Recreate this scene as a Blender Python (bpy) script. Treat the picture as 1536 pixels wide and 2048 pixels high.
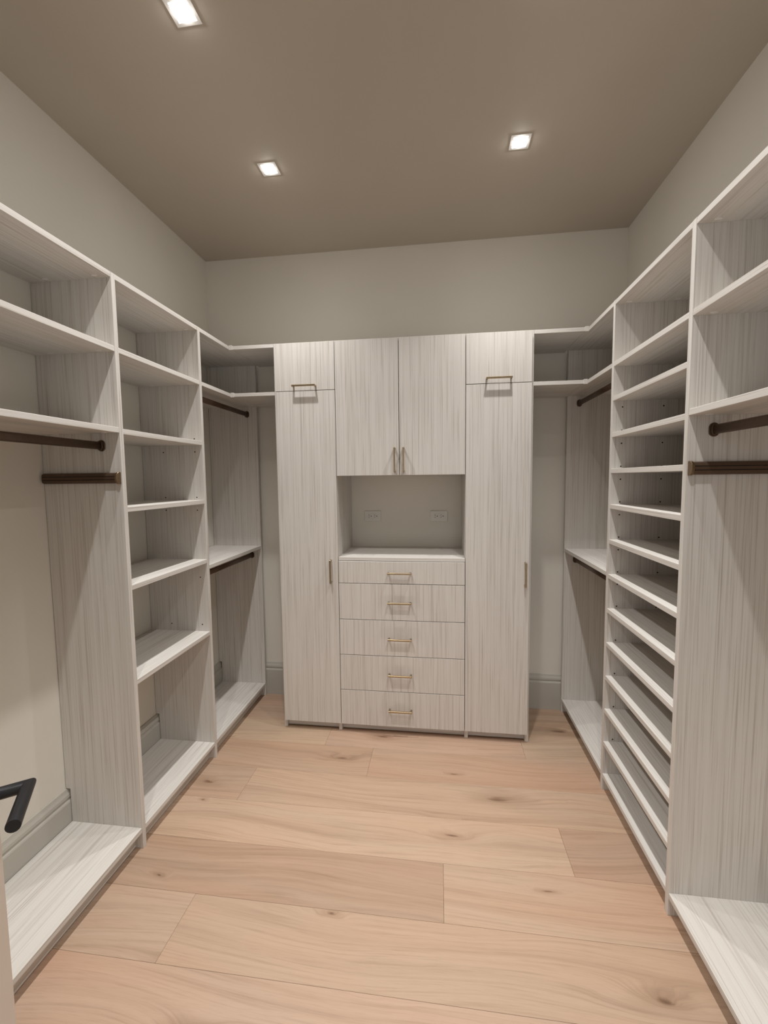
import bpy, bmesh, math, random
from mathutils import Vector, Matrix
random.seed(7)
S = bpy.context.scene
COL = S.collection
for o in list(bpy.data.objects):
    bpy.data.objects.remove(o, do_unlink=True)

# ------------------------------------------------------------------ camera
CAM = Vector((0.1492, 0.5111, 1.4144))
YAW, PITCH, ROLL = math.radians(7.3644), math.radians(4.3465), math.radians(-0.6482)
fwd = Vector((-math.sin(YAW) * math.cos(PITCH), math.cos(YAW) * math.cos(PITCH), -math.sin(PITCH)))
right0 = Vector((math.cos(YAW), math.sin(YAW), 0))
up0 = right0.cross(fwd)
right = math.cos(ROLL) * right0 + math.sin(ROLL) * up0
up = -math.sin(ROLL) * right0 + math.cos(ROLL) * up0
cd = bpy.data.cameras.new('camera')
cd.sensor_fit = 'HORIZONTAL'
cd.sensor_width = 36.0
cd.lens = 858.055 / 1536 * 36.0
cd.clip_start = 0.02
cam = bpy.data.objects.new('camera', cd)
COL.objects.link(cam)
m = Matrix((right, up, -fwd)).transposed().to_4x4()
m.translation = CAM
cam.matrix_world = m
S.camera = cam

# ------------------------------------------------------------------ world, exposure
w = bpy.data.worlds.new('world')
S.world = w
w.use_nodes = True
w.node_tree.nodes['Background'].inputs[0].default_value = (0.93, 0.96, 1.0, 1)
w.node_tree.nodes['Background'].inputs[1].default_value = 1.75
S.view_settings.view_transform = 'Standard'
S.view_settings.look = 'None'
S.view_settings.gamma = 1
S.view_settings.use_curve_mapping = False
S.view_settings.exposure = -0.73
LIGHT_POWER = 8.0
LIGHT_SPREAD = math.radians(98)
LIGHT_COLOR = (1.0, 0.985, 0.965)

# ------------------------------------------------------------------ measured room
XL, XR, YF, YB, ZC = -1.309, 1.195, 0.41, 3.163, 2.795
H = 2.15                      # top of all the closet units
T = 0.019                     # board thickness
xl, xr = -0.989, 0.878        # front planes of the side units
yL1, yL2 = 1.9455, 2.4885     # panel centres, left
yR1, yR2 = 1.9080, 2.4760     # panel centres, right
yE = 3.123                    # near face of the end panels
DOOR_Y = 2.775                # faces of the doors and drawers on the back wall
CAR_Y = 2.794                 # carcass front of the back wall cabinets
X0, X1, X2, X3 = -0.738, -0.3985, 0.2835, 0.621
BBH, BBT = 0.215, 0.018


# ------------------------------------------------------------------ materials
def new_mat(name):
    mt = bpy.data.materials.new(name)
    mt.use_nodes = True
    nt = mt.node_tree
    b = nt.nodes['Principled BSDF']
    return mt, nt, b


def node(nt, typ, **kw):
    n = nt.nodes.new(typ)
    for k, v in kw.items():
        setattr(n, k, v)
    return n


def ramp(nt, pts):
    r = node(nt, 'ShaderNodeValToRGB')
    e = r.color_ramp.elements
    while len(e) < len(pts):
        e.new(0.5)
    for i, (p, c) in enumerate(pts):
        e[i].position = p
        e[i].color = c if len(c) == 4 else (*c, 1)
    return r


def math_node(nt, op, a, b=None, c=None):
    n = node(nt, 'ShaderNodeMath', operation=op)
    for i, v in enumerate((a, b, c)):
        if v is None:
            continue
        if isinstance(v, (int, float)):
            n.inputs[i].default_value = v
        else:
            nt.links.new(v, n.inputs[i])
    return n.outputs[0]


def mix_col(nt, fac, a, b, blend='MIX'):
    n = node(nt, 'ShaderNodeMix', data_type='RGBA', blend_type=blend)
    for sock, v in ((n.inputs[0], fac), (n.inputs[6], a), (n.inputs[7], b)):
        if isinstance(v, (int, float)):
            sock.default_value = v
        elif isinstance(v, tuple):
            sock.default_value = v if len(v) == 4 else (*v, 1)
        else:
            nt.links.new(v, sock)
    return n.outputs[2]


def laminate(axis):
    """white-washed wood-grain melamine with grain along the axis"""
    mt, nt, b = new_mat('laminate_' + axis)
    tc = node(nt, 'ShaderNodeTexCoord')
    oi = node(nt, 'ShaderNodeObjectInfo')
    add = node(nt, 'ShaderNodeVectorMath', operation='MULTIPLY_ADD')
    rnd = node(nt, 'ShaderNodeCombineXYZ')
    k = math_node(nt, 'MULTIPLY', oi.outputs['Random'], 23.0)
    for i in range(3):
        nt.links.new(k, rnd.inputs[i])
    nt.links.new(tc.outputs['Object'], add.inputs[0])
    add.inputs[1].default_value = (1, 1, 1)
    nt.links.new(rnd.outputs[0], add.inputs[2])

    def grain(scale, along, detail, rough, dist):
        mp = node(nt, 'ShaderNodeMapping')
        sc = [1, 1, 1]
        sc['xyz'.index(axis)] = along
        mp.inputs['Scale'].default_value = sc
        nt.links.new(add.outputs[0], mp.inputs[0])
        n = node(nt, 'ShaderNodeTexNoise')
        n.inputs['Scale'].default_value = scale
        n.inputs['Detail'].default_value = detail
        n.inputs['Roughness'].default_value = rough
        n.inputs['Distortion'].default_value = dist
        nt.links.new(mp.outputs[0], n.inputs['Vector'])
        return n.outputs['Fac']
    g1 = grain(240, 0.0100, 3.0, 0.6, 0.35)      # fine grooves
    g2 = grain(95, 0.0090, 2.0, 0.5, 0.2)        # broader bands
    g3 = grain(9, 0.12, 1.0, 0.5, 0.0)           # clouding
    r1 = ramp(nt, [(0.32, (0, 0, 0)), (0.50, (1, 1, 1))])
    nt.links.new(g1, r1.inputs[0])
    r2 = ramp(nt, [(0.30, (0, 0, 0)), (0.68, (1, 1, 1))])
    nt.links.new(g2, r2.inputs[0])
    s = math_node(nt, 'MULTIPLY', r1.outputs[0], 0.52)
    s = math_node(nt, 'MULTIPLY_ADD', r2.outputs[0], 0.26, s)
    s = math_node(nt, 'MULTIPLY_ADD', g3, 0.22, s)
    c = ramp(nt, [(0.0, (0.420, 0.376, 0.330)), (0.40, (0.560, 0.520, 0.475)), (0.72, (0.655, 0.622, 0.578)), (1.0, (0.695, 0.668, 0.628))])
    nt.links.new(s, c.inputs[0])
    nt.links.new(c.outputs[0], b.inputs['Base Color'])
    b.inputs['Roughness'].default_value = 0.48
    b.inputs['Specular IOR Level'].default_value = 0.35
    bp = node(nt, 'ShaderNodeBump')
    bp.inputs['Strength'].default_value = 0.12
    bp.inputs['Distance'].default_value = 0.0006
    nt.links.new(s, bp.inputs['Height'])
    nt.links.new(bp.outputs[0], b.inputs['Normal'])
    return mt


def paint(name, col, rough=0.6, bump=0.05, scale=260):
    mt, nt, b = new_mat(name)
    tc = node(nt, 'ShaderNodeTexCoord')
    n = node(nt, 'ShaderNodeTexNoise')
    n.inputs['Scale'].default_value = scale
    n.inputs['Detail'].default_value = 2
    nt.links.new(tc.outputs['Object'], n.inputs['Vector'])
    n2 = node(nt, 'ShaderNodeTexNoise')
    n2.inputs['Scale'].default_value = 1.7
    nt.links.new(tc.outputs['Object'], n2.inputs['Vector'])
    c = ramp(nt, [(0.3, tuple(v * 0.97 for v in col)), (0.7, tuple(min(1, v * 1.03) for v in col))])
    nt.links.new(n2.outputs['Fac'], c.inputs[0])
    nt.links.new(c.outputs[0], b.inputs['Base Color'])
    b.inputs['Roughness'].default_value = rough
    b.inputs['Specular IOR Level'].default_value = 0.3
    bp = node(nt, 'ShaderNodeBump')
    bp.inputs['Strength'].default_value = bump
    bp.inputs['Distance'].default_value = 0.001
    nt.links.new(n.outputs['Fac'], bp.inputs['Height'])
    nt.links.new(bp.outputs[0], b.inputs['Normal'])
    return mt


def metal(name, col, rough, metallic=1.0, brushed=True):
    mt, nt, b = new_mat(name)
    tc = node(nt, 'ShaderNodeTexCoord')
    n = node(nt, 'ShaderNodeTexNoise')
    n.inputs['Scale'].default_value = 90
    n.inputs['Detail'].default_value = 3
    nt.links.new(tc.outputs['Object'], n.inputs['Vector'])
    c = ramp(nt, [(0.3, tuple(v * 0.94 for v in col)), (0.7, tuple(min(1, v * 1.06) for v in col))])
    nt.links.new(n.outputs['Fac'], c.inputs[0])
    nt.links.new(c.outputs[0], b.inputs['Base Color'])
    b.inputs['Metallic'].default_value = metallic
    b.inputs['Roughness'].default_value = rough
    return mt


def oak():
    mt, nt, b = new_mat('pale_oak_plank')
    tc = node(nt, 'ShaderNodeTexCoord')
    oi = node(nt, 'ShaderNodeObjectInfo')
    sep = node(nt, 'ShaderNodeSeparateXYZ')
    nt.links.new(tc.outputs['Object'], sep.inputs[0])
    r = math_node(nt, 'MULTIPLY', oi.outputs['Random'], 31.0)
    x = math_node(nt, 'ADD', sep.outputs[0], r)
    y = math_node(nt, 'ADD', sep.outputs[1], math_node(nt, 'MULTIPLY', r, 0.77))

    def vec(a, bb, cc):
        n = node(nt, 'ShaderNodeCombineXYZ')
        for i, v in enumerate((a, bb, cc)):
            if isinstance(v, (int, float)):
                n.inputs[i].default_value = v
            else:
                nt.links.new(v, n.inputs[i])
        return n.outputs[0]

    def mul(a, k):
        return math_node(nt, 'MULTIPLY', a, k)

    def noise(v, scale, detail=2.0, rough=0.5, dist=0.0):
        n = node(nt, 'ShaderNodeTexNoise')
        n.inputs['Scale'].default_value = scale
        n.inputs['Detail'].default_value = detail
        n.inputs['Roughness'].default_value = rough
        n.inputs['Distortion'].default_value = dist
        nt.links.new(v, n.inputs['Vector'])
        return n.outputs['Fac']
    # knots: sparse points that the grain flows around
    vo = node(nt, 'ShaderNodeTexVoronoi', feature='F1', voronoi_dimensions='2D')
    vo.inputs['Scale'].default_value = 1.0
    jig = noise(vec(mul(x, 7.0), mul(y, 20.0), r), 1.0, 1.0)
    jig = math_node(nt, 'MULTIPLY_ADD', jig, 0.16, -0.08)
    nt.links.new(vec(math_node(nt, 'ADD', mul(x, 1.35), jig), math_node(nt, 'ADD', mul(y, 4.6), jig), 0.0), vo.inputs['Vector'])
    ksep = node(nt, 'ShaderNodeSeparateColor')
    nt.links.new(vo.outputs['Color'], ksep.inputs[0])
    # cells differ: large knots, small specks, and clear wood
    ksz = ramp(nt, [(0.0, (0.25, 0.25, 0.25)), (0.30, (0.45, 0.45, 0.45)), (0.60, (0.8, 0.8, 0.8)), (1.0, (1.35, 1.35, 1.35))])
    nt.links.new(ksep.outputs[0], ksz.inputs[0])
    kd = math_node(nt, 'MULTIPLY', vo.outputs['Distance'], math_node(nt, 'DIVIDE', 1.0, ksz.outputs[0]))
    kd = math_node(nt, 'MAXIMUM', kd, math_node(nt, 'MULTIPLY', math_node(nt, 'GREATER_THAN', ksep.outputs[1], 0.62), 0.30))
    swirl = math_node(nt, 'POWER', math_node(nt, 'MAXIMUM', math_node(nt, 'SUBTRACT', 1.0, mul(kd, 2.4)), 0.0), 2.0)
    flow = noise(vec(mul(x, 0.9), mul(y, 3.0), r), 1.0, 1.0)
    g = math_node(nt, 'MULTIPLY_ADD', flow, 0.20, y)
    g = math_node(nt, 'MULTIPLY_ADD', swirl, 0.06, g)
    bands = noise(vec(mul(x, 0.40), mul(g, 26.0), r), 1.0, 3.0, 0.6)
    fine = noise(vec(mul(x, 2.6), mul(g, 110.0), r), 1.0, 3.0, 0.65)
    pore = noise(vec(mul(x, 16.0), mul(y, 420.0), r), 1.0, 1.0)
    tone = noise(vec(mul(x, 0.8), mul(y, 4.0), r), 1.0, 1.0)
    rb = ramp(nt, [(0.30, (0.392, 0.277, 0.200)), (0.45, (0.452, 0.326, 0.238)), (0.60, (0.482, 0.352, 0.260)), (0.75, (0.452, 0.326, 0.238))])
    nt.links.new(bands, rb.inputs[0])
    rf = ramp(nt, [(0.30, (0.72, 0.69, 0.65)), (0.50, (1, 1, 1))])
    nt.links.new(fine, rf.inputs[0])
    c = mix_col(nt, 0.55, rb.outputs[0], rf.outputs[0], 'MULTIPLY')
    rp = ramp(nt, [(0.30, (0.86, 0.84, 0.81)), (0.45, (1, 1, 1))])
    nt.links.new(pore, rp.inputs[0])
    c = mix_col(nt, 0.4, c, rp.outputs[0], 'MULTIPLY')
    rt = ramp(nt, [(0.35, (1.04, 1.0, 0.97)), (0.55, (1.0, 1.0, 1.0)), (0.72, (1.03, 0.93, 0.88))])
    nt.links.new(tone, rt.inputs[0])
    c = mix_col(nt, 0.9, c, rt.outputs[0], 'MULTIPLY')
    # grey-brown heart around the knots, dark core
    rk = ramp(nt, [(0.0, (0.22, 0.16, 0.12)), (0.030, (0.42, 0.33, 0.27)), (0.065, (0.78, 0.74, 0.70)), (0.22, (1, 1, 1))])
    wob = math_node(nt, 'MULTIPLY_ADD', fine, 0.05, math_node(nt, 'SUBTRACT', kd, 0.020))
    nt.links.new(wob, rk.inputs[0])
    c = mix_col(nt, 0.85, c, rk.outputs[0], 'MULTIPLY')
    c = mix_col(nt, 1.0, c, oi.outputs['Color'], 'MULTIPLY')
    nt.links.new(c, b.inputs['Base Color'])
    b.inputs['Roughness'].default_value = 0.50
    b.inputs['Specular IOR Level'].default_value = 0.35
    bp = node(nt, 'ShaderNodeBump')
    bp.inputs['Strength'].default_value = 0.10
    bp.inputs['Distance'].default_value = 0.0008
    nt.links.new(fine, bp.inputs['Height'])
    nt.links.new(bp.outputs[0], b.inputs['Normal'])
    return mt


def emit(name, col, strength):
    mt, nt, b = new_mat(name)
    b.inputs['Base Color'].default_value = (0.9, 0.9, 0.9, 1)
    b.inputs['Emission Color'].default_value = (*col, 1)
    b.inputs['Emission Strength'].default_value = strength
    return mt


LAM = {a: laminate(a) for a in 'xyz'}
M_WALL = paint('grey_green_wall_paint', (0.748, 0.714, 0.643))
M_CEIL = paint('taupe_ceiling_paint', (0.500, 0.445, 0.375), 0.7, 0.08)
M_BASE = paint('satin_trim_paint', (0.490, 0.466, 0.415), 0.38, 0.02)
M_DOOR = paint('door_paint', (0.640, 0.560, 0.490), 0.45, 0.02)
M_OAK = oak()
M_SUB = paint('dark_subfloor', (0.20, 0.14, 0.10), 0.9)
M_BRASS = metal('brushed_brass', (0.43, 0.345, 0.225), 0.30)
M_BRONZE = metal('dark_bronze', (0.120, 0.078, 0.052), 0.42, 0.7)
M_BRONZE2 = metal('polished_bronze_cap', (0.22, 0.155, 0.095), 0.26, 0.9)
M_GROOVE = paint('black_groove', (0.012, 0.009, 0.008), 0.8)
M_BLACK = metal('matte_black_metal', (0.012, 0.012, 0.014), 0.42, 0.2)
M_WHITEPL = paint('light_plastic', (0.76, 0.735, 0.68), 0.35, 0.0)
M_FIT = paint('white_cam_cover', (0.78, 0.75, 0.72), 0.35, 0.0)
M_HOLE = paint('hole_dark', (0.012, 0.010, 0.009), 0.9, 0.0)
M_TRIM = paint('white_light_trim', (0.72, 0.69, 0.65), 0.5, 0.0)
M_LENS = emit('lit_lens', (1.0, 0.98, 0.96), 180.0)


# ------------------------------------------------------------------ builders
def link(name, me, mat, loc, parent=None):
    o = bpy.data.objects.new(name, me)
    if mat is not None and len(me.materials) == 0:
        me.materials.append(mat)
    COL.objects.link(o)
    loc = Vector(loc)
    if parent is not None:
        o.parent = parent
        base = Vector((0, 0, 0))
        p = parent
        while p is not None:
            base += p.location
            p = p.parent
        loc = loc - base
    o.location = loc
    return o


def tag(o, label, cat, group=None):
    o['label'] = label
    o['category'] = cat
    if group:
        o['group'] = group
    return o


def thing(name, loc, label, cat, group=None):
    o = bpy.data.objects.new(name, None)
    o.empty_display_size = 0.05
    COL.objects.link(o)
    o.location = loc
    return tag(o, label, cat, group)


def structure(o):
    o['kind'] = 'structure'
    return o


_cache = {}


def box(name, x0, x1, y0, y1, z0, z1, mat, parent=None, bev=0.0009):
    dx, dy, dz = x1 - x0, y1 - y0, z1 - z0
    key = (round(dx, 5), round(dy, 5), round(dz, 5), mat.name, bev)
    me = _cache.get(key)
    if me is None:
        bm = bmesh.new()
        bmesh.ops.create_cube(bm, size=1.0)
        bmesh.ops.scale(bm, vec=(dx, dy, dz), verts=bm.verts)
        if bev:
            bmesh.ops.bevel(bm, geom=bm.edges[:], offset=min(bev, dx / 3, dy / 3, dz / 3), segments=1, affect='EDGES')
        me = bpy.data.meshes.new(name)
        bm.to_mesh(me)
        bm.free()
        _cache[key] = me
    return link(name, me, mat, ((x0 + x1) / 2, (y0 + y1) / 2, (z0 + z1) / 2), parent)


AX = {'x': 0, 'y': 1, 'z': 2}


def prism(name, poly, axes, ext, a0, a1, mat, parent=None, origin=None, bev=0.0, smooth=False):
    """poly: 2-D outline in world coords on the two axes, extruded along the axis ext from a0 to a1"""
    i, j, k = AX[axes[0]], AX[axes[1]], AX[ext]
    cx = sum(p[0] for p in poly) / len(poly)
    cy = sum(p[1] for p in poly) / len(poly)
    c = [0, 0, 0]
    c[i], c[j], c[k] = cx, cy, (a0 + a1) / 2
    if origin is not None:
        c = list(origin)
    bm = bmesh.new()
    rows = []
    for a in (a0, a1):
        row = []
        for p in poly:
            v = [0, 0, 0]
            v[i], v[j], v[k] = p[0] - c[i], p[1] - c[j], a - c[k]
            row.append(bm.verts.new(v))
        rows.append(row)
    n = len(poly)
    bm.faces.new(rows[0])
    bm.faces.new(list(reversed(rows[1])))
    for q in range(n):
        bm.faces.new((rows[0][q], rows[1][q], rows[1][(q + 1) % n], rows[0][(q + 1) % n]))
    bmesh.ops.recalc_face_normals(bm, faces=bm.faces[:])
    if bev:
        bmesh.ops.bevel(bm, geom=bm.edges[:], offset=bev, segments=1, affect='EDGES')
    if smooth:
        for f in bm.faces:
            f.smooth = len(f.verts) == 4
    me = bpy.data.meshes.new(name)
    bm.to_mesh(me)
    bm.free()
    return link(name, me, mat, c, parent)


def discs(name, pts, axis, r, t, mat, parent, seg=10):
    """several small round discs (same look) as one mesh"""
    bm = bmesh.new()
    c = sum((Vector(p) for p in pts), Vector()) / len(pts)
    rot = {'x': Matrix.Rotation(math.pi / 2, 4, 'Y'), 'y': Matrix.Rotation(math.pi / 2, 4, 'X'), 'z': Matrix.Identity(4)}[axis]
    for p in pts:
        bmesh.ops.create_cone(bm, cap_ends=True, segments=seg, radius1=r, radius2=r, depth=t,
                              matrix=Matrix.Translation(Vector(p) - c) @ rot)
    me = bpy.data.meshes.new(name)
    bm.to_mesh(me)
    bm.free()
    return link(name, me, mat, c, parent)


def stadium(cx, cz, w_, h_, n=8):
    """upright rounded-end outline, width w_, height h_"""
    r = w_ / 2
    s = h_ / 2 - r
    pts = []
    for q in range(n + 1):
        a = math.pi * q / n
        pts.append((cx + r * math.cos(a), cz + s + r * math.sin(a)))
    for q in range(n + 1):
        a = math.pi + math.pi * q / n
        pts.append((cx + r * math.cos(a), cz - s + r * math.sin(a)))
    return pts


def tube(name, path, rad, mat, origin, parent=None, seg=16):
    """round bar swept along straight pieces with mitred corners"""
    bm = bmesh.new()
    path = [Vector(p) for p in path]
    rings = []
    n = len(path)
    for i, p in enumerate(path):
        if i == 0:
            d = (path[1] - p).normalized()
            nrm = d
        elif i == n - 1:
            d = (p - path[i - 1]).normalized()
            nrm = d
        else:
            d = (p - path[i - 1]).normalized()
            d2 = (path[i + 1] - p).normalized()
            nrm = (d + d2).normalized()
        upv = Vector((0, 0, 1))
        side = d.cross(upv).normalized()
        upv = side.cross(d)
        ring = []
        for k in range(seg):
            a = 2 * math.pi * k / seg
            off = side * math.cos(a) * rad + upv * math.sin(a) * rad
            t = -off.dot(nrm) / d.dot(nrm)
            ring.append(bm.verts.new(p + off + d * t - Vector(origin)))
        rings.append(ring)
    # align the ring after a corner: rebuild by nearest start so faces do not twist
    for a, b2 in zip(rings[:-1], rings[1:]):
        for k in range(seg):
            bm.faces.new((a[k], a[(k + 1) % seg], b2[(k + 1) % seg], b2[k]))
    bm.faces.new(list(reversed(rings[0])))
    bm.faces.new(rings[-1])
    bmesh.ops.recalc_face_normals(bm, faces=bm.faces[:])
    for f in bm.faces:
        f.smooth = len(f.verts) == 4
    me = bpy.data.meshes.new(name)
    bm.to_mesh(me)
    bm.free()
    me.set_sharp_from_angle(angle=math.radians(40))
    return link(name, me, mat, origin, parent)


# ------------------------------------------------------------------ the room
def wall(name, *b):
    return structure(box(name, *b, M_WALL, bev=0))


wall('wall_left', XL - 0.1, XL, YF - 0.12, YB + 0.1, 0, ZC)
wall('wall_right', XR, XR + 0.1, YF - 0.12, YB + 0.1, 0, ZC)
wall('wall_back', XL, XR, YB, YB + 0.1, 0, ZC)
DX0, DX1, DZ = -0.115, 0.765, 2.05          # doorway in the front wall
outline = [(XL, 0), (DX0, 0), (DX0, DZ), (DX1, DZ), (DX1, 0), (XR, 0), (XR, ZC), (XL, ZC)]
wf = prism('wall_front', outline, 'xz', 'y', YF - 0.12, YF, M_WALL)
structure(wf)
structure(box('ceiling', XL - 0.1, XR + 0.1, YF - 0.12, YB + 0.1, ZC, ZC + 0.1, M_CEIL, bev=0))
# hallway casing round the doorway, on the room side
for k, (a, b2, c, d) in enumerate([(DX0 - 0.07, DX0, 0, DZ + 0.07), (DX1, DX1 + 0.07, 0, DZ + 0.07), (DX0, DX1, DZ, DZ + 0.07)]):
    structure(box('trim_%d' % (k + 1), a, b2, YF, YF + 0.016, c, d, M_BASE))

floor = structure(box('floor', XL - 0.1, XR + 0.1, -0.80, YB + 0.1, -0.06, -0.012, M_SUB, bev=0))
# oak planks, lengthwise across the room
PW = 0.21485
TONE = {  # (row, piece): tint of that board
    (0, 0): (0.98, 0.97, 0.96), (0, 1): (1.0, 0.98, 0.95),
    (1, 0): (0.90, 0.86, 0.83), (1, 1): (1.03, 1.0, 0.97),
    (2, 0): (1.07, 1.05, 1.02), (2, 1): (0.90, 0.85, 0.82),
    (3, 0): (0.95, 0.92, 0.90), (3, 1): (1.0, 0.98, 0.95),
    (4, 0): (0.95, 0.90, 0.86), (4, 1): (0.97, 0.93, 0.90),
}
JOINTS = {0: [-0.684], 1: [0.162], 2: [0.625], 3: [-0.747], 4: [-0.198], 5: [-0.461, 0.581], 6: [0.12], -1: [0.86], -2: [-0.35], -3: [0.5],
          -4: [-0.8], -5: [0.2], -6: [0.75], -7: [-0.2], -8: [0.4], -9: [-0.6], -10: [0.1], -11: [0.7], 7: [-0.5]}
G = 0.0003
for row in range(-11, 8):
    ya = 1.574 + row * PW
    yb = ya + PW
    if ya > YB - 0.01:
        continue
    yb = min(yb, YB - 0.002)
    xs = [XL + 0.002] + JOINTS.get(row, []) + [XR - 0.002]
    for q in range(len(xs) - 1):
        p = box('plank', xs[q] + G, xs[q + 1] - G, ya + G, yb - G, -0.012, 0.0, M_OAK, floor, bev=0.0005)
        t = TONE.get((row, q))
        if t is None:
            k = random.uniform(0.92, 1.04)
            t = (k, k * random.uniform(0.96, 1.0), k * random.uniform(0.93, 0.98))
        p.color = (*t, 1)

# baseboards with a stepped ogee top
PROF = [(0, 0), (BBT, 0), (BBT, 0.165), (BBT - 0.002, 0.170), (BBT - 0.007, 0.173), (BBT - 0.007, 0.178), (BBT - 0.004, 0.184),
        (BBT - 0.005, 0.194), (BBT - 0.010, 0.204), (BBT - 0.012, 0.211), (BBT - 0.013, BBH), (0, BBH)]
structure(prism('baseboard_left', [(XL + d, z) for d, z in PROF], 'xz', 'y', YF, YB - BBT, M_BASE))
structure(prism('baseboard_right', [(XR - d, z) for d, z in PROF], 'xz', 'y', YF, YB - BBT, M_BASE))
structure(prism('baseboard_back', [(YB - d, z) for d, z in PROF], 'yz', 'x', XL, XR, M_BASE))


# ------------------------------------------------------------------ side wall shelving units
class Side:
    def __init__(s, sign):
        s.sign = sign                      # -1 left wall, +1 right wall
        s.front = xl if sign < 0 else xr
        s.wallx = XL if sign < 0 else XR

    def xs(s, a, b):
        """from distance a behind the front to distance b, ordered"""
        u, v = s.front + s.sign * a, s.front + s.sign * b
        return (u, v) if u < v else (v, u)


DEPTH = {-1: xl - XL, 1: XR - xr}


def side_panel(sd, yc, parent, top=H, near=None):
    """upright board, scribed round the baseboard"""
    y0, y1 = (yc - T / 2, yc + T / 2) if near is None else (near, near + T)
    f, wx, sg = sd.front, sd.wallx, sd.sign
    poly = [(f, 0), (wx - sg * (BBT + 0.002), 0), (wx - sg * (BBT + 0.002), BBH + 0.003), (wx - sg * 0.002, BBH + 0.003), (wx - sg * 0.002, top), (f, top)]
    return prism('side_panel', poly, 'xz', 'y', y0, y1, LAM['z'], parent, bev=0.0008)


def shelf(sd, y0, y1, ztop, parent, name='shelf', cams='', low=False):
    a, b = sd.xs(0.0012, DEPTH[sd.sign] - (BBT + 0.002 if low else 0.002))
    o = box(name, a, b, y0, y1, ztop - T, ztop, LAM['y'], parent)
    pts = []
    if 'n' in cams:
        pts += [y0 + 0.022]
    if 'f' in cams:
        pts += [y1 - 0.022]
    for yy in pts:
        for dd in (0.045, DEPTH[sd.sign] - 0.085):
            x = sd.front + sd.sign * dd
            prism('cam_cover', [(x + 0.011 * math.cos(q * math.pi / 6), yy + 0.006 * math.sin(q * math.pi / 6)) for q in range(12)], 'xy', 'z',
                  ztop - T - 0.0022, ztop - T + 0.0002, M_FIT, o)
    return o


def kick(sd, y0, y1, parent, zt):
    a, b = sd.xs(0.031, 0.031 + T)
    return box('toe_kick', a, b, y0, y1, 0.004, zt - T, LAM['y'], parent)


def pin_holes(sd, yface, facing, zs, parent, back=True):
    pts = []
    for z in zs:
        for dd in ((0.040, DEPTH[sd.sign] - 0.115) if back else (0.04,)):
            pts.append((sd.front + sd.sign * dd, yface + facing * 0.0004, z))
    o = discs('pin_holes', pts, 'y', 0.0031, 0.0008, M_HOLE, parent, 8)
    o['kind'] = 'stuff'
    return o


Z2, Z3, ZM, ZB = 1.896, 1.611, 0.998, 0.083
NEAR = 0.93                                # near end of the side units, behind the picture
words = {-1: ('left', 'left'), 1: ('right', 'right')}
HALF = T / 2
for sg in (-1, 1):
    sd = Side(sg)
    y1c, y2c = (yL1, yL2) if sg < 0 else (yR1, yR2)
    sw = 'left' if sg < 0 else 'right'
    zb = 0.084 if sg < 0 else 0.078
    ox = sd.front + sg * DEPTH[sg] / 2
    # near hanging unit -------------------------------------------------
    t = thing('hanging_unit', (ox, (NEAR + y1c) / 2, 0),
              'open long-hanging bay nearest the camera on the %s wall, with two upper shelves' % sw,
              'closet unit', 'side wall closet units')
    side_panel(sd, NEAR, t)
    ya, yb = NEAR + HALF, y1c - HALF
    for z, nm in ((H, 'top_shelf'), (Z2, 'shelf'), (Z3, 'shelf')):
        shelf(sd, ya, yb, z, t, nm, 'nf')
    shelf(sd, ya, yb, zb, t, 'bottom_shelf', '', True)
    kick(sd, ya, yb, t, zb)
    # shelf tower -------------------------------------------------------
    lab = ('open white-washed shelf tower with six widely spaced shelves on the left wall' if sg < 0 else
           'open white-washed shoe shelf tower with many closely spaced shelves on the right wall')
    t = thing('shelf_tower', (ox, (y1c + y2c) / 2, 0), lab, 'shelf tower', 'side wall closet units')
    side_panel(sd, y1c, t)
    p2 = side_panel(sd, y2c, t)
    ya, yb = y1c + HALF, y2c - HALF
    shelf(sd, ya, yb, H, t, 'top_shelf', 'nf')
    shelf(sd, ya, yb, Z2, t, 'shelf', 'nf')
    if sg < 0:
        for z in (1.608, 1.324, 1.031, 0.666):
            shelf(sd, ya, yb, z, t, 'shelf')
        holes = [1.608 + 0.013, 1.608 - 0.05, 1.324 + 0.013, 1.324 - 0.05, 0.94, 0.70]
    else:
        holes = []
        for k in range(1, 12):
            z = zb + 0.1523 * k
            shelf(sd, ya, yb, z, t, 'shelf')
            holes += [z + 0.010, z - 0.045]
    pin_holes(sd, yb, -1, holes, t)
    shelf(sd, ya, yb, zb, t, 'bottom_shelf', '', True)
    kick(sd, ya, yb, t, zb)
    # corner hanging unit -----------------------------------------------
    t = thing('corner_hanging_unit', (ox, (y2c + yE) / 2, 0),
              'open double hanging bay in the back %s corner, with a middle shelf and two rods' % sw,
              'closet unit', 'side wall closet units')
    side_panel(sd, 0, t, near=yE)
    ya, yb = y2c + HALF, yE
    for z, nm in ((H, 'top_shelf'), (Z2, 'shelf'), (ZM, 'middle_shelf')):
        shelf(sd, ya, yb, z, t, nm)
    shelf(sd, ya, yb, zb, t, 'bottom_shelf', '', True)
    kick(sd, ya, yb, t, zb)
    # corner bridge shelves up to the tall cabinet -------------------------
    tx = X0 if sg < 0 else X3
    xa, xb = sorted((tx, sd.front - sg * 0.0105))
    for z, lv in ((H, 'upper'), (Z2, 'lower')):
        t = thing('corner_shelf', ((xa + xb) / 2, 2.97, z - T),
                  '%s corner shelf bridging the %s hanging unit to the tall cabinet' % (lv, sw), 'shelf', 'corner bridge shelves')
        box('board', xa + 0.0005, xb - 0.0005, CAR_Y, YB - 0.002, z - T, z, LAM['x'], t)
        ca, cb = sorted((sd.front - sg * 0.0165, sd.front + sg * 0.0010))
        box('connector_strip', ca, cb, CAR_Y - 0.006, yE - 0.001, z - T - 0.003, z + 0.003, LAM['y'], t)


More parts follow.
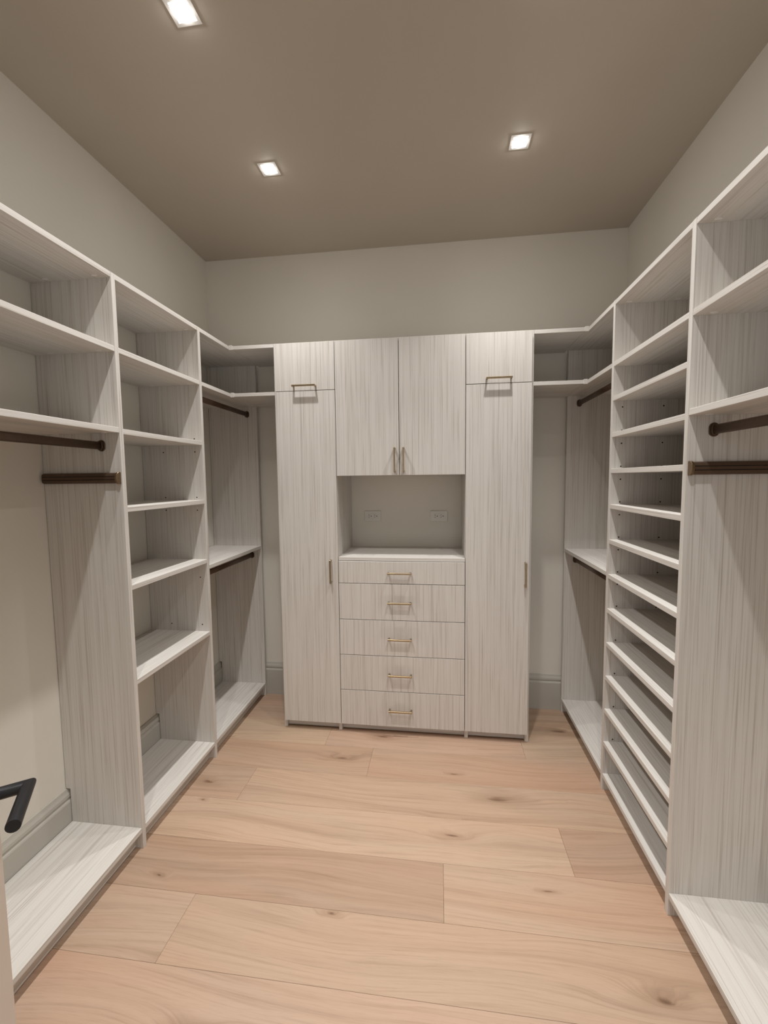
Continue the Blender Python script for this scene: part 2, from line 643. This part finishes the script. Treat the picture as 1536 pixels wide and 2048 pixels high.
# ------------------------------------------------------------------ closet rods and slide-out rails
def closet_rod(x, z, y0, y1, label):
    t = thing('closet_rod', (x, (y0 + y1) / 2, z - 0.018), label, 'closet rod', 'bronze closet rods')
    prism('tube', stadium(x, z, 0.015, 0.028), 'xz', 'y', y0 + 0.004, y1 - 0.004, M_BRONZE, t, smooth=True)
    for ya, yb, yc_, yd in ((y0 + 0.0005, y0 + 0.005, y0 + 0.005, y0 + 0.013), (y1 - 0.005, y1 - 0.0005, y1 - 0.013, y1 - 0.005)):
        fl = prism('flange', stadium(x, z, 0.028, 0.041), 'xz', 'y', ya, yb, M_BRONZE, t, bev=0.0008)
        prism('socket', stadium(x, z, 0.021, 0.034), 'xz', 'y', yc_, yd, M_BRONZE, fl, bev=0.0008)
    return t


closet_rod(-1.062, 1.547, NEAR + HALF, yL1 - HALF, 'bronze closet rod under the shelf of the near left hanging bay')
closet_rod(0.948, 1.549, NEAR + HALF, yR1 - HALF, 'bronze closet rod under the shelf of the near right hanging bay')
closet_rod(-1.052, 1.832, yL2 + HALF, yE, 'upper bronze closet rod in the back left corner bay')
closet_rod(-1.050, 0.938, yL2 + HALF, yE, 'lower bronze closet rod under the middle shelf in the back left corner')
closet_rod(0.943, 1.836, yR2 + HALF, yE, 'upper bronze closet rod in the back right corner bay')
closet_rod(0.941, 0.934, yR2 + HALF, yE, 'lower bronze closet rod under the middle shelf in the back right corner')


def slide_rail(sg, yface, z, label):
    """slide-out accessory rail screwed to the near face of a side panel"""
    f = xl if sg < 0 else xr
    xa = f + sg * 0.004
    xb = f + sg * (DEPTH[sg] - 0.012)
    t = thing('slide_out_rail', ((xa + xb) / 2, yface, z - 0.021), label, 'accessory rail', 'bronze slide-out rails')
    p = 0.020
    h2 = 0.019
    prof = [(yface - 0.0004, z - h2), (yface - p * 0.55, z - h2), (yface - p * 0.86, z - h2 * 0.80), (yface - p, z - h2 * 0.45),
            (yface - p, z - 0.0070), (yface - p + 0.005, z - 0.0070), (yface - p + 0.005, z - 0.0045), (yface - p, z - 0.0045),
            (yface - p, z + 0.0045), (yface - p + 0.005, z + 0.0045), (yface - p + 0.005, z + 0.0070), (yface - p, z + 0.0070),
            (yface - p, z + h2 * 0.45), (yface - p * 0.86, z + h2 * 0.80), (yface - p * 0.55, z + h2), (yface - 0.0004, z + h2)]
    a, b = sorted((xa + sg * 0.008, xb))
    rail = prism('rail', prof, 'yz', 'x', a, b, M_BRONZE, t)
    for gz in (-0.00575, 0.00575):
        box('groove', a + 0.001, b - 0.001, yface - p + 0.0004, yface - p + 0.0045, z + gz - 0.00135, z + gz + 0.00135, M_GROOVE, rail, bev=0)
    n = 12
    cap = [(yface - 0.0004, z - 0.0215)] + [(yface - 0.008 - 0.017 * math.cos(q * math.pi / n - math.pi / 2), z + 0.0215 * math.sin(q * math.pi / n - math.pi / 2)) for q in range(n + 1)] + [(yface - 0.0004, z + 0.0215)]
    a, b = sorted((xa, xa + sg * 0.008))
    prism('end_cap', cap, 'yz', 'x', a, b, M_BRONZE2, t, bev=0.001)
    return t


slide_rail(-1, yL1 - HALF, 1.430, 'dark bronze slide-out rail on the near side panel of the left shelf tower')
slide_rail(1, yR1 - HALF, 1.437, 'dark bronze slide-out rail on the near side panel of the right shoe shelf tower')


# ------------------------------------------------------------------ cabinets on the back wall
def bar_pull(cx, cz, vertical, parent, y=DOOR_Y, L=0.128):
    """square brass bar pull standing off on two feet"""
    bm = bmesh.new()
    s, p = 0.009, 0.030

    def bx(x0, x1, y0, y1, z0, z1):
        r = bmesh.ops.create_cube(bm, size=1.0)
        bmesh.ops.scale(bm, vec=(x1 - x0, y1 - y0, z1 - z0), verts=r['verts'])
        bmesh.ops.translate(bm, vec=((x0 + x1) / 2, (y0 + y1) / 2, (z0 + z1) / 2), verts=r['verts'])
        es = list({e for v in r['verts'] for e in v.link_edges})
        bmesh.ops.bevel(bm, geom=es, offset=0.0009, segments=1, affect='EDGES')
    if vertical:
        bx(-s / 2, s / 2, -p, -p + s, -L / 2, L / 2)
        for k in (-1, 1):
            bx(-s / 2, s / 2, -p + s * 0.5, 0, k * (L / 2 - s / 2) - s / 2, k * (L / 2 - s / 2) + s / 2)
    else:
        bx(-L / 2, L / 2, -p, -p + s, -s / 2, s / 2)
        for k in (-1, 1):
            bx(k * (L / 2 - s / 2) - s / 2, k * (L / 2 - s / 2) + s / 2, -p + s * 0.5, 0, -s / 2, s / 2)
    key = ('pull', vertical)
    me = _cache.get(key)
    if me is None:
        me = bpy.data.meshes.new('handle')
        bm.to_mesh(me)
        _cache[key] = me
    bm.free()
    return link('handle', me, M_BRASS, (cx, y, cz), parent)


def cab_side(x0, x1, parent, z0=0.0, z1=H):
    if z0 > BBH:
        poly = [(CAR_Y, z0), (YB - 0.002, z0), (YB - 0.002, z1), (CAR_Y, z1)]
    else:
        poly = [(CAR_Y, z0), (YB - BBT - 0.002, z0), (YB - BBT - 0.002, BBH + 0.003), (YB - 0.002, BBH + 0.003), (YB - 0.002, z1), (CAR_Y, z1)]
    return prism('side_panel', poly, 'yz', 'x', x0, x1, LAM['z'], parent, bev=0.0008)


def front(name, x0, x1, z0, z1, parent):
    return box(name, x0, x1, DOOR_Y, CAR_Y - 0.0006, z0, z1, LAM['z'], parent, bev=0.0006)


DZ0, DTR, DUB, DTOP = 0.049, 1.892, 1.436, 2.1435
GAP = 0.0016
KY = 2.814
PX1, PX2 = -0.4073, 0.2926              # centres of the two shared uprights
# tall cabinets -----------------------------------------------------------
for sg, xa, xb, da, db, hx in ((-1, X0, PX1 + HALF, X0 + 0.009, X1, -0.4385), (1, PX2 - HALF, X3, X2, X3 - 0.009, 0.589)):
    sw = 'left' if sg < 0 else 'right'
    t = thing('tall_cabinet', ((xa + xb) / 2, 2.97, 0),
              'tall narrow two-door cabinet with brass pulls, %s of the drawer chest' % sw, 'cabinet', 'tall cabinets on the back wall')
    cab_side(xa, xa + T, t)
    cab_side(xb - T, xb, t)
    box('top_panel', xa + T, xb - T, CAR_Y, YB - 0.002, H - T, H, LAM['x'], t)
    box('bottom_panel', xa + T, xb - T, CAR_Y, YB - BBT - 0.002, 0.049, 0.068, LAM['x'], t)
    box('fixed_shelf', xa + T, xb - T, CAR_Y, YB - 0.002, DTR - HALF, DTR + HALF, LAM['x'], t)
    box('toe_kick', xa + T, xb - T, KY, KY + T, 0.004, 0.0488, LAM['x'], t)
    d = front('upper_door', da + GAP, db - GAP, DTR + GAP, DTOP, t)
    bar_pull((da + db) / 2, 1.915, False, d)
    d = front('tall_door', da + GAP, db - GAP, DZ0, DTR - GAP, t)
    bar_pull(hx, 0.917, True, d)
# wall cabinet above the niche ----------------------------------------------
ia, ib = PX1 + HALF, PX2 - HALF
t = thing('wall_cabinet', ((ia + ib) / 2, 2.97, DUB), 'two-door upper cabinet above the open niche with outlets', 'cabinet')
box('top_panel', ia, ib, CAR_Y, YB - 0.002, H - T, H, LAM['x'], t)
box('bottom_panel', ia, ib, CAR_Y, YB - 0.002, DUB + 0.001, DUB + 0.001 + T, LAM['x'], t)
xm = (X1 + X2) / 2 - 0.002
for a, b, hx in ((X1, xm, xm - 0.0235), (xm, X2, xm + 0.0235)):
    d = front('door', a + GAP, b - GAP, DUB, DTOP, t)
    bar_pull(hx, 1.516, True, d)
# drawer chest ------------------------------------------------------------
t = thing('drawer_chest', ((ia + ib) / 2, 2.97, 0), 'five-drawer chest with brass pulls in the middle of the back wall', 'drawer chest')
box('top_panel', ia, ib, CAR_Y - 0.012, YB - 0.002, 0.994 - T, 0.994, LAM['x'], t)
box('bottom_panel', ia, ib, CAR_Y, YB - BBT - 0.002, 0.049, 0.068, LAM['x'], t)
box('toe_kick', ia, ib, KY, KY + T, 0.004, 0.0488, LAM['x'], t)
lv = [0.9740, 0.8510, 0.6495, 0.4490, 0.2485, DZ0 - GAP]
for k in range(5):
    d = front('drawer', X1 + GAP, X2 - GAP, lv[k + 1] + GAP, lv[k] - GAP, t)
    # drawer box behind the front
    box('drawer_box', ia + 0.012, ib - 0.012, CAR_Y, YB - 0.05, lv[k + 1] + 0.025, lv[k] - 0.03, LAM['x'], d)
    bar_pull(-0.0635, (lv[k] + lv[k + 1]) / 2, False, d)


# ------------------------------------------------------------------ outlets in the niche
for cx, sw in ((-0.2640, 'left'), (0.1470, 'right')):
    cz = 1.186
    t = thing('wall_outlet', (cx, YB, cz - 0.032), 'white horizontal duplex wall outlet at the %s side of the niche' % sw, 'outlet', 'outlets in the niche')
    box('cover_plate', cx - 0.0525, cx + 0.0525, YB - 0.006, YB - 0.0002, cz - 0.0325, cz + 0.0325, M_WHITEPL, t, bev=0.002)
    rcp = box('receptacle', cx - 0.0315, cx + 0.0315, YB - 0.0078, YB - 0.0055, cz - 0.0160, cz + 0.0160, M_WHITEPL, t, bev=0.0008)
    for u in (-0.0175, 0.0175):
        for zz in (-0.006, 0.006):
            box('slot', cx + u - 0.009, cx + u - 0.001, YB - 0.0084, YB - 0.0070, cz + zz - 0.0012, cz + zz + 0.0012, M_HOLE, rcp, bev=0)
        discs('ground_hole', [(cx + u + 0.0075, YB - 0.0077, cz)], 'y', 0.0030, 0.0016, M_HOLE, rcp)


# ------------------------------------------------------------------ recessed square downlights
def downlight(cx, cy, label):
    t = thing('ceiling_light', (cx, cy, ZC), label, 'ceiling light', 'square recessed ceiling lights')
    ro, ri = 0.040, 0.0285
    bm = bmesh.new()
    zt, zl = -0.0002, -0.0018
    rings = []
    for r, z in ((ro, zt), (ro, zl), (ri, zl - 0.0004), (ri, zt)):
        rings.append([bm.verts.new((sx * r, sy * r, z)) for sx, sy in ((-1, -1), (1, -1), (1, 1), (-1, 1))])
    for a in range(4):
        A, B = rings[a], rings[(a + 1) % 4]
        for q in range(4):
            bm.faces.new((A[q], A[(q + 1) % 4], B[(q + 1) % 4], B[q]))
    bmesh.ops.recalc_face_normals(bm, faces=bm.faces[:])
    me = bpy.data.meshes.new('trim_ring')
    bm.to_mesh(me)
    bm.free()
    link('trim_ring', me, M_TRIM, (cx, cy, ZC), t)
    # gently bowed square lens
    bm = bmesh.new()
    n = 8
    gv = [[bm.verts.new(((i / n * 2 - 1) * (ri - 0.0006), (j / n * 2 - 1) * (ri - 0.0006),
                         -0.0015 - 0.0085 * (1 - (i / n * 2 - 1) ** 2) * (1 - (j / n * 2 - 1) ** 2))) for j in range(n + 1)] for i in range(n + 1)]
    for i in range(n):
        for j in range(n):
            bm.faces.new((gv[i][j], gv[i][j + 1], gv[i + 1][j + 1], gv[i + 1][j]))
    bmesh.ops.recalc_face_normals(bm, faces=bm.faces[:])
    for f in bm.faces:
        f.smooth = True
        if f.normal.z > 0:
            f.normal_flip()
    me = bpy.data.meshes.new('lens')
    bm.to_mesh(me)
    bm.free()
    link('lens', me, M_LENS, (cx, cy, ZC), t)
    ld = bpy.data.lights.new('downlight_lamp', 'AREA')
    ld.shape = 'SQUARE'
    ld.size = 0.032
    ld.energy = LIGHT_POWER
    ld.color = LIGHT_COLOR
    ld.spread = LIGHT_SPREAD
    lo = bpy.data.objects.new('lamp', ld)
    COL.objects.link(lo)
    lo.parent = t
    lo.location = (0, 0, -0.0115)


LX = (-0.598, 0.481)
LY = (2.447, 1.797, 1.147)
for i, cx in enumerate(LX):
    for j, cy in enumerate(LY):
        lab = [['square ceiling light nearest the back wall, left row', 'square ceiling light at the top left edge of the picture, second from the back wall', 'square ceiling light by the doorway, left row'],
               ['square ceiling light nearest the back wall, right row', 'square ceiling light of the right row, second from the back wall', 'square ceiling light by the doorway, right row']][i][j]
        downlight(cx, cy, lab)


# ------------------------------------------------------------------ open door with black lever
th = math.radians(37.0)
hd = Vector((math.sin(th), -math.cos(th), 0))          # from the free edge towards the hinge
nd = Vector((math.cos(th), math.sin(th), 0))           # out of the face towards the room
EDGE = Vector((-0.599, 1.114, 0))
DW = 0.82
door = bpy.data.objects.new('door_1', None)
COL.objects.link(door)
door.location = EDGE + hd * DW
structure(door)


def door_piece(name, u0, u1, n0, n1, z0, z1, mat, parent, bev=0.002):
    bm = bmesh.new()
    bmesh.ops.create_cube(bm, size=1.0)
    bmesh.ops.scale(bm, vec=(u1 - u0, n1 - n0, z1 - z0), verts=bm.verts)
    if bev:
        bmesh.ops.bevel(bm, geom=bm.edges[:], offset=bev, segments=2, affect='EDGES')
    me = bpy.data.meshes.new(name)
    bm.to_mesh(me)
    bm.free()
    c = EDGE + hd * (u0 + u1) / 2 + nd * (n0 + n1) / 2 + Vector((0, 0, (z0 + z1) / 2))
    o = link(name, me, mat, c, parent)
    o.rotation_euler = (0, 0, math.atan2(hd.y, hd.x))
    return o


door_piece('door_leaf', 0.0, DW, -0.040, 0.0, 0.010, 2.03, M_DOOR, door)
HZ, BS, LN, LL, HR = 0.912, 0.045, 0.050, 0.098, 0.0098
c0 = EDGE + hd * BS + Vector((0, 0, HZ))
rose = door_piece('rose', BS - 0.026, BS + 0.026, 0.0002, 0.008, HZ - 0.026, HZ + 0.026, M_BLACK, door, 0.0015)
tube('lever', [c0 + nd * 0.006, c0 + nd * LN, c0 + nd * LN + hd * LL], HR, M_BLACK, c0 + nd * LN, door)
rose2 = door_piece('rose', BS - 0.026, BS + 0.026, -0.048, -0.0402, HZ - 0.026, HZ + 0.026, M_BLACK, door, 0.0015)
c1 = c0 - nd * 0.046
tube('lever', [c1, c1 - nd * LN * 0.9, c1 - nd * LN * 0.9 + hd * LL], HR, M_BLACK, c1 - nd * LN * 0.9, door)
for hz in (0.25, 1.02, 1.80):
    door_piece('hinge', DW - 0.004, DW + 0.006, -0.006, 0.006, hz - 0.045, hz + 0.045, M_BLACK, door, 0.001)
